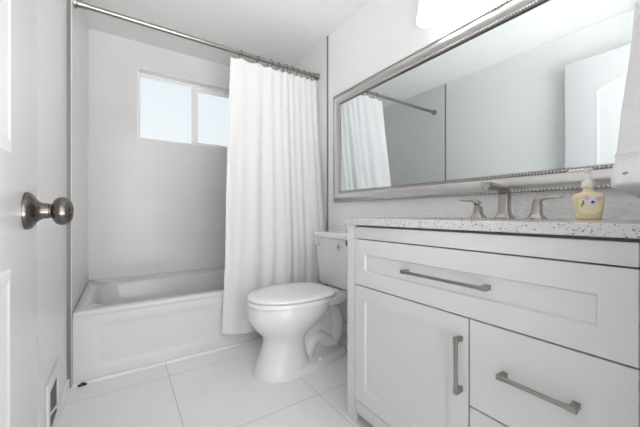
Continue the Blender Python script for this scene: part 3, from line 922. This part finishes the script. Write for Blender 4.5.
# profile: (distance in from the outer edge, distance out from the wall)
profile = [(0, .0), (0, .016), (.003, .020), (.008, .021), (.012, .019), (.016, .021), (.024, .030), (.034, .035), (.044, .035), (.054, .030), (.062, .022), (.066, .020), (.071, .022), (.076, .021), (.079, .016), (.080, .010)]
bm = bm_new()
def ring_rect(i, out): return [(XR - .001 - out, y, z) for y, z in ((MY0 + i, MZ0 + i), (MY1 - i, MZ0 + i), (MY1 - i, MZ1 - i), (MY0 + i, MZ1 - i))]
loft(bm, [ring_rect(i, o) for i, o in profile], False, False)
frm = finish('mirror_frame', bm, M['silver'], mir, angle=50)
bm = bm_new()
def beads(inset, out, r, step):
    y0, y1, z0, z1 = MY0 + inset, MY1 - inset, MZ0 + inset, MZ1 - inset
    for (ya, za), (yb, zb) in (((y0, z0), (y1, z0)), ((y1, z0), (y1, z1)), ((y1, z1), (y0, z1)), ((y0, z1), (y0, z0))):
        L = math.hypot(yb - ya, zb - za); n = int(L / step)
        for k in range(n):
            t = (k + .5) / n
            c = Vector((XR - .001 - out, ya + (yb - ya) * t, za + (zb - za) * t))
            bmesh.ops.create_icosphere(bm, subdivisions=1, radius=r, matrix=Matrix.Translation(c))
beads(.007, .0215, .0052, .0128)
finish('beading', bm, M['silver'], frm)
bm = bm_new()
beads(.072, .0225, .0046, .0115)
finish('beading', bm, M['silver'], frm)
bm = bm_new()
loft(bm, [ring_rect(.0015, .0195), ring_rect(.007, .0218), ring_rect(.0125, .0200)], False, False)
loft(bm, [ring_rect(.0665, .0208), ring_rect(.072, .0228), ring_rect(.0775, .0212)], False, False)
finish('bead_groove', bm, M['silver_edge'], frm, False)
bm = bm_new()
loft(bm, [ring_rect(.0795, .018), ring_rect(.0795, .006), ring_rect(.0835, .006), ring_rect(.0835, .016)], False, False)
finish('inner_lip', bm, M['silver_edge'], frm, False)
bm = bm_new(); g = .081
box(bm, XR - .012, XR - .008, MY0 + g, MY1 - g, MZ0 + g, MZ1 - g)
finish('mirror_glass', bm, M['mirror'], mir, False)
mir.rotation_euler = (0, -math.radians(0.0), 0)

# ------------------------------------------------------------------ vanity light
lamp = thing('vanity_light', (XR, .758, 2.02), 'wall light with frosted bell shades glowing above the mirror', 'wall lamp')
bm = bm_new(); box(bm, XR - .028, XR - .0005, 0.50, 1.01, 2.005, 2.085, .006)
finish('back_plate', bm, M['nickel'], lamp)
for yy in (.928, .758, .588):
    bm = bm_new(); tube(bm, smooth_path([(XR - .025, yy, 2.045), (XR - .065, yy, 2.058), (1.274, yy, 2.055), (1.272, yy, 2.02)], 5), .008, 12)
    revolve(bm, (1.272, yy, 2.025), (0, 0, -1), [(0, .014), (.004, .026), (.030, .028), (.034, .024)], 20)
    arm = finish('lamp_arm', bm, M['nickel'], lamp)
    bm = bm_new()
    revolve(bm, (1.272, yy, 1.995), (0, 0, -1), [(0, .030), (.02, .040), (.05, .047), (.09, .050), (.125, .057), (.140, .0605), (.147, .0608), (.150, .058), (.147, .056), (.10, .045), (.04, .038), (.02, .03)], 32)
    finish('lamp_shade', bm, M['lit_glass'], lamp)

# added fill lamp: unseen semi-flush bowl on the ceiling inside the doorway
LX, LYY = .52, .24
dome = thing('fill_lamp', (LX, LYY, ZC), 'added frosted bowl fill lamp, unseen under the ceiling just inside the doorway', 'fill lamp')
bm = bm_new(); revolve(bm, (LX, LYY, ZC), (0, 0, -1), [(.0005, .065), (.018, .065), (.024, .055), (.028, .012), (.20, .012), (.204, .02), (.216, .02), (.222, .004)], 32)
finish('fill_mount', bm, M['nickel'], dome)
bm = bm_new(); revolve(bm, (LX, LYY, ZC - .11), (0, 0, -1), [(.004, .160), (0, .163), (0, .168), (.03, .160), (.06, .135), (.083, .09), (.094, .04), (.096, .014), (.092, .014), (.080, .085), (.057, .13), (.028, .154)], 40, False)
finish('fill_bowl', bm, M['lit_fill_bowl'], dome)
ld = bpy.data.lights.new('fill_bulb', 'POINT'); ld.energy = FILL_BULB; ld.shadow_soft_size = 0.03; ld.color = (1.0, 0.985, 0.96)
lo = bpy.data.objects.new('fill_bulb', ld); col.objects.link(lo); lo.parent = dome; lo.location = (.075, 0, -.125)

# ------------------------------------------------------------------ towel on its ring
ring = thing('towel_ring', (.985, YF1, 1.50), 'nickel towel ring on the wall at the near end of the vanity', 'towel ring')
bm = bm_new(); revolve(bm, (.985, YF1 + .0005, 1.515), (0, 1, 0), [(0, .026), (.008, .026), (.012, .018), (.045, .011), (.055, .011)], 24)
finish('ring_mount', bm, M['nickel'], ring)
bm = bm_new(); torus(bm, (.985, YF1 + .048, 1.435), (0, 1, 0), .078, .0045, 40, 10)
finish('hoop', bm, M['nickel'], ring)
bm = bm_new()
loops = []
prof = [(1.352, .030, .012), (1.348, .050, .020), (1.34, .056, .026), (1.26, .070, .031), (1.18, .090, .034), (1.10, .112, .036), (1.03, .131, .038), (1.012, .135, .0385), (1.008, .139, .041), (.998, .141, .0415), (.994, .140, .0395), (.980, .146, .041), (.976, .150, .0435), (.950, .165, .045), (.936, .174, .045), (.932, .174, .043), (.930, .165, .036)]
for z, w, t in prof:
    n = 64
    lp = []
    for k in range(n):
        a = 2 * PI * k / n
        e = 5.0
        px = w * spow(math.cos(a), 2 / e); py = t * spow(math.sin(a), 2 / e)
        rip = 0.0035 * math.sin(px * 55 + 1.2) * min(1, (1.37 - z) * 6 + .15)
        lp.append((.972 + px, .134 + py + (rip if math.sin(a) > 0 else 0), z - .010 * (px / .17) * (1 if z < 1.0 else 0)))
    loops.append(lp)
loft(bm, loops)
tw = finish('hand_towel', bm, M['towel'], None, origin=(.972, .134, .924), angle=80)
tag(tw, 'white terry hand towel hanging over the near end of the countertop', 'towel')
bm = bm_new(); revolve(bm, (.8155, .150, .962), (-1, 0, 0), [(0, .0042), (.0065, .0042), (.0078, .003)], 16)
dot = finish('embroidered_dot', bm, M['dot'], tw)
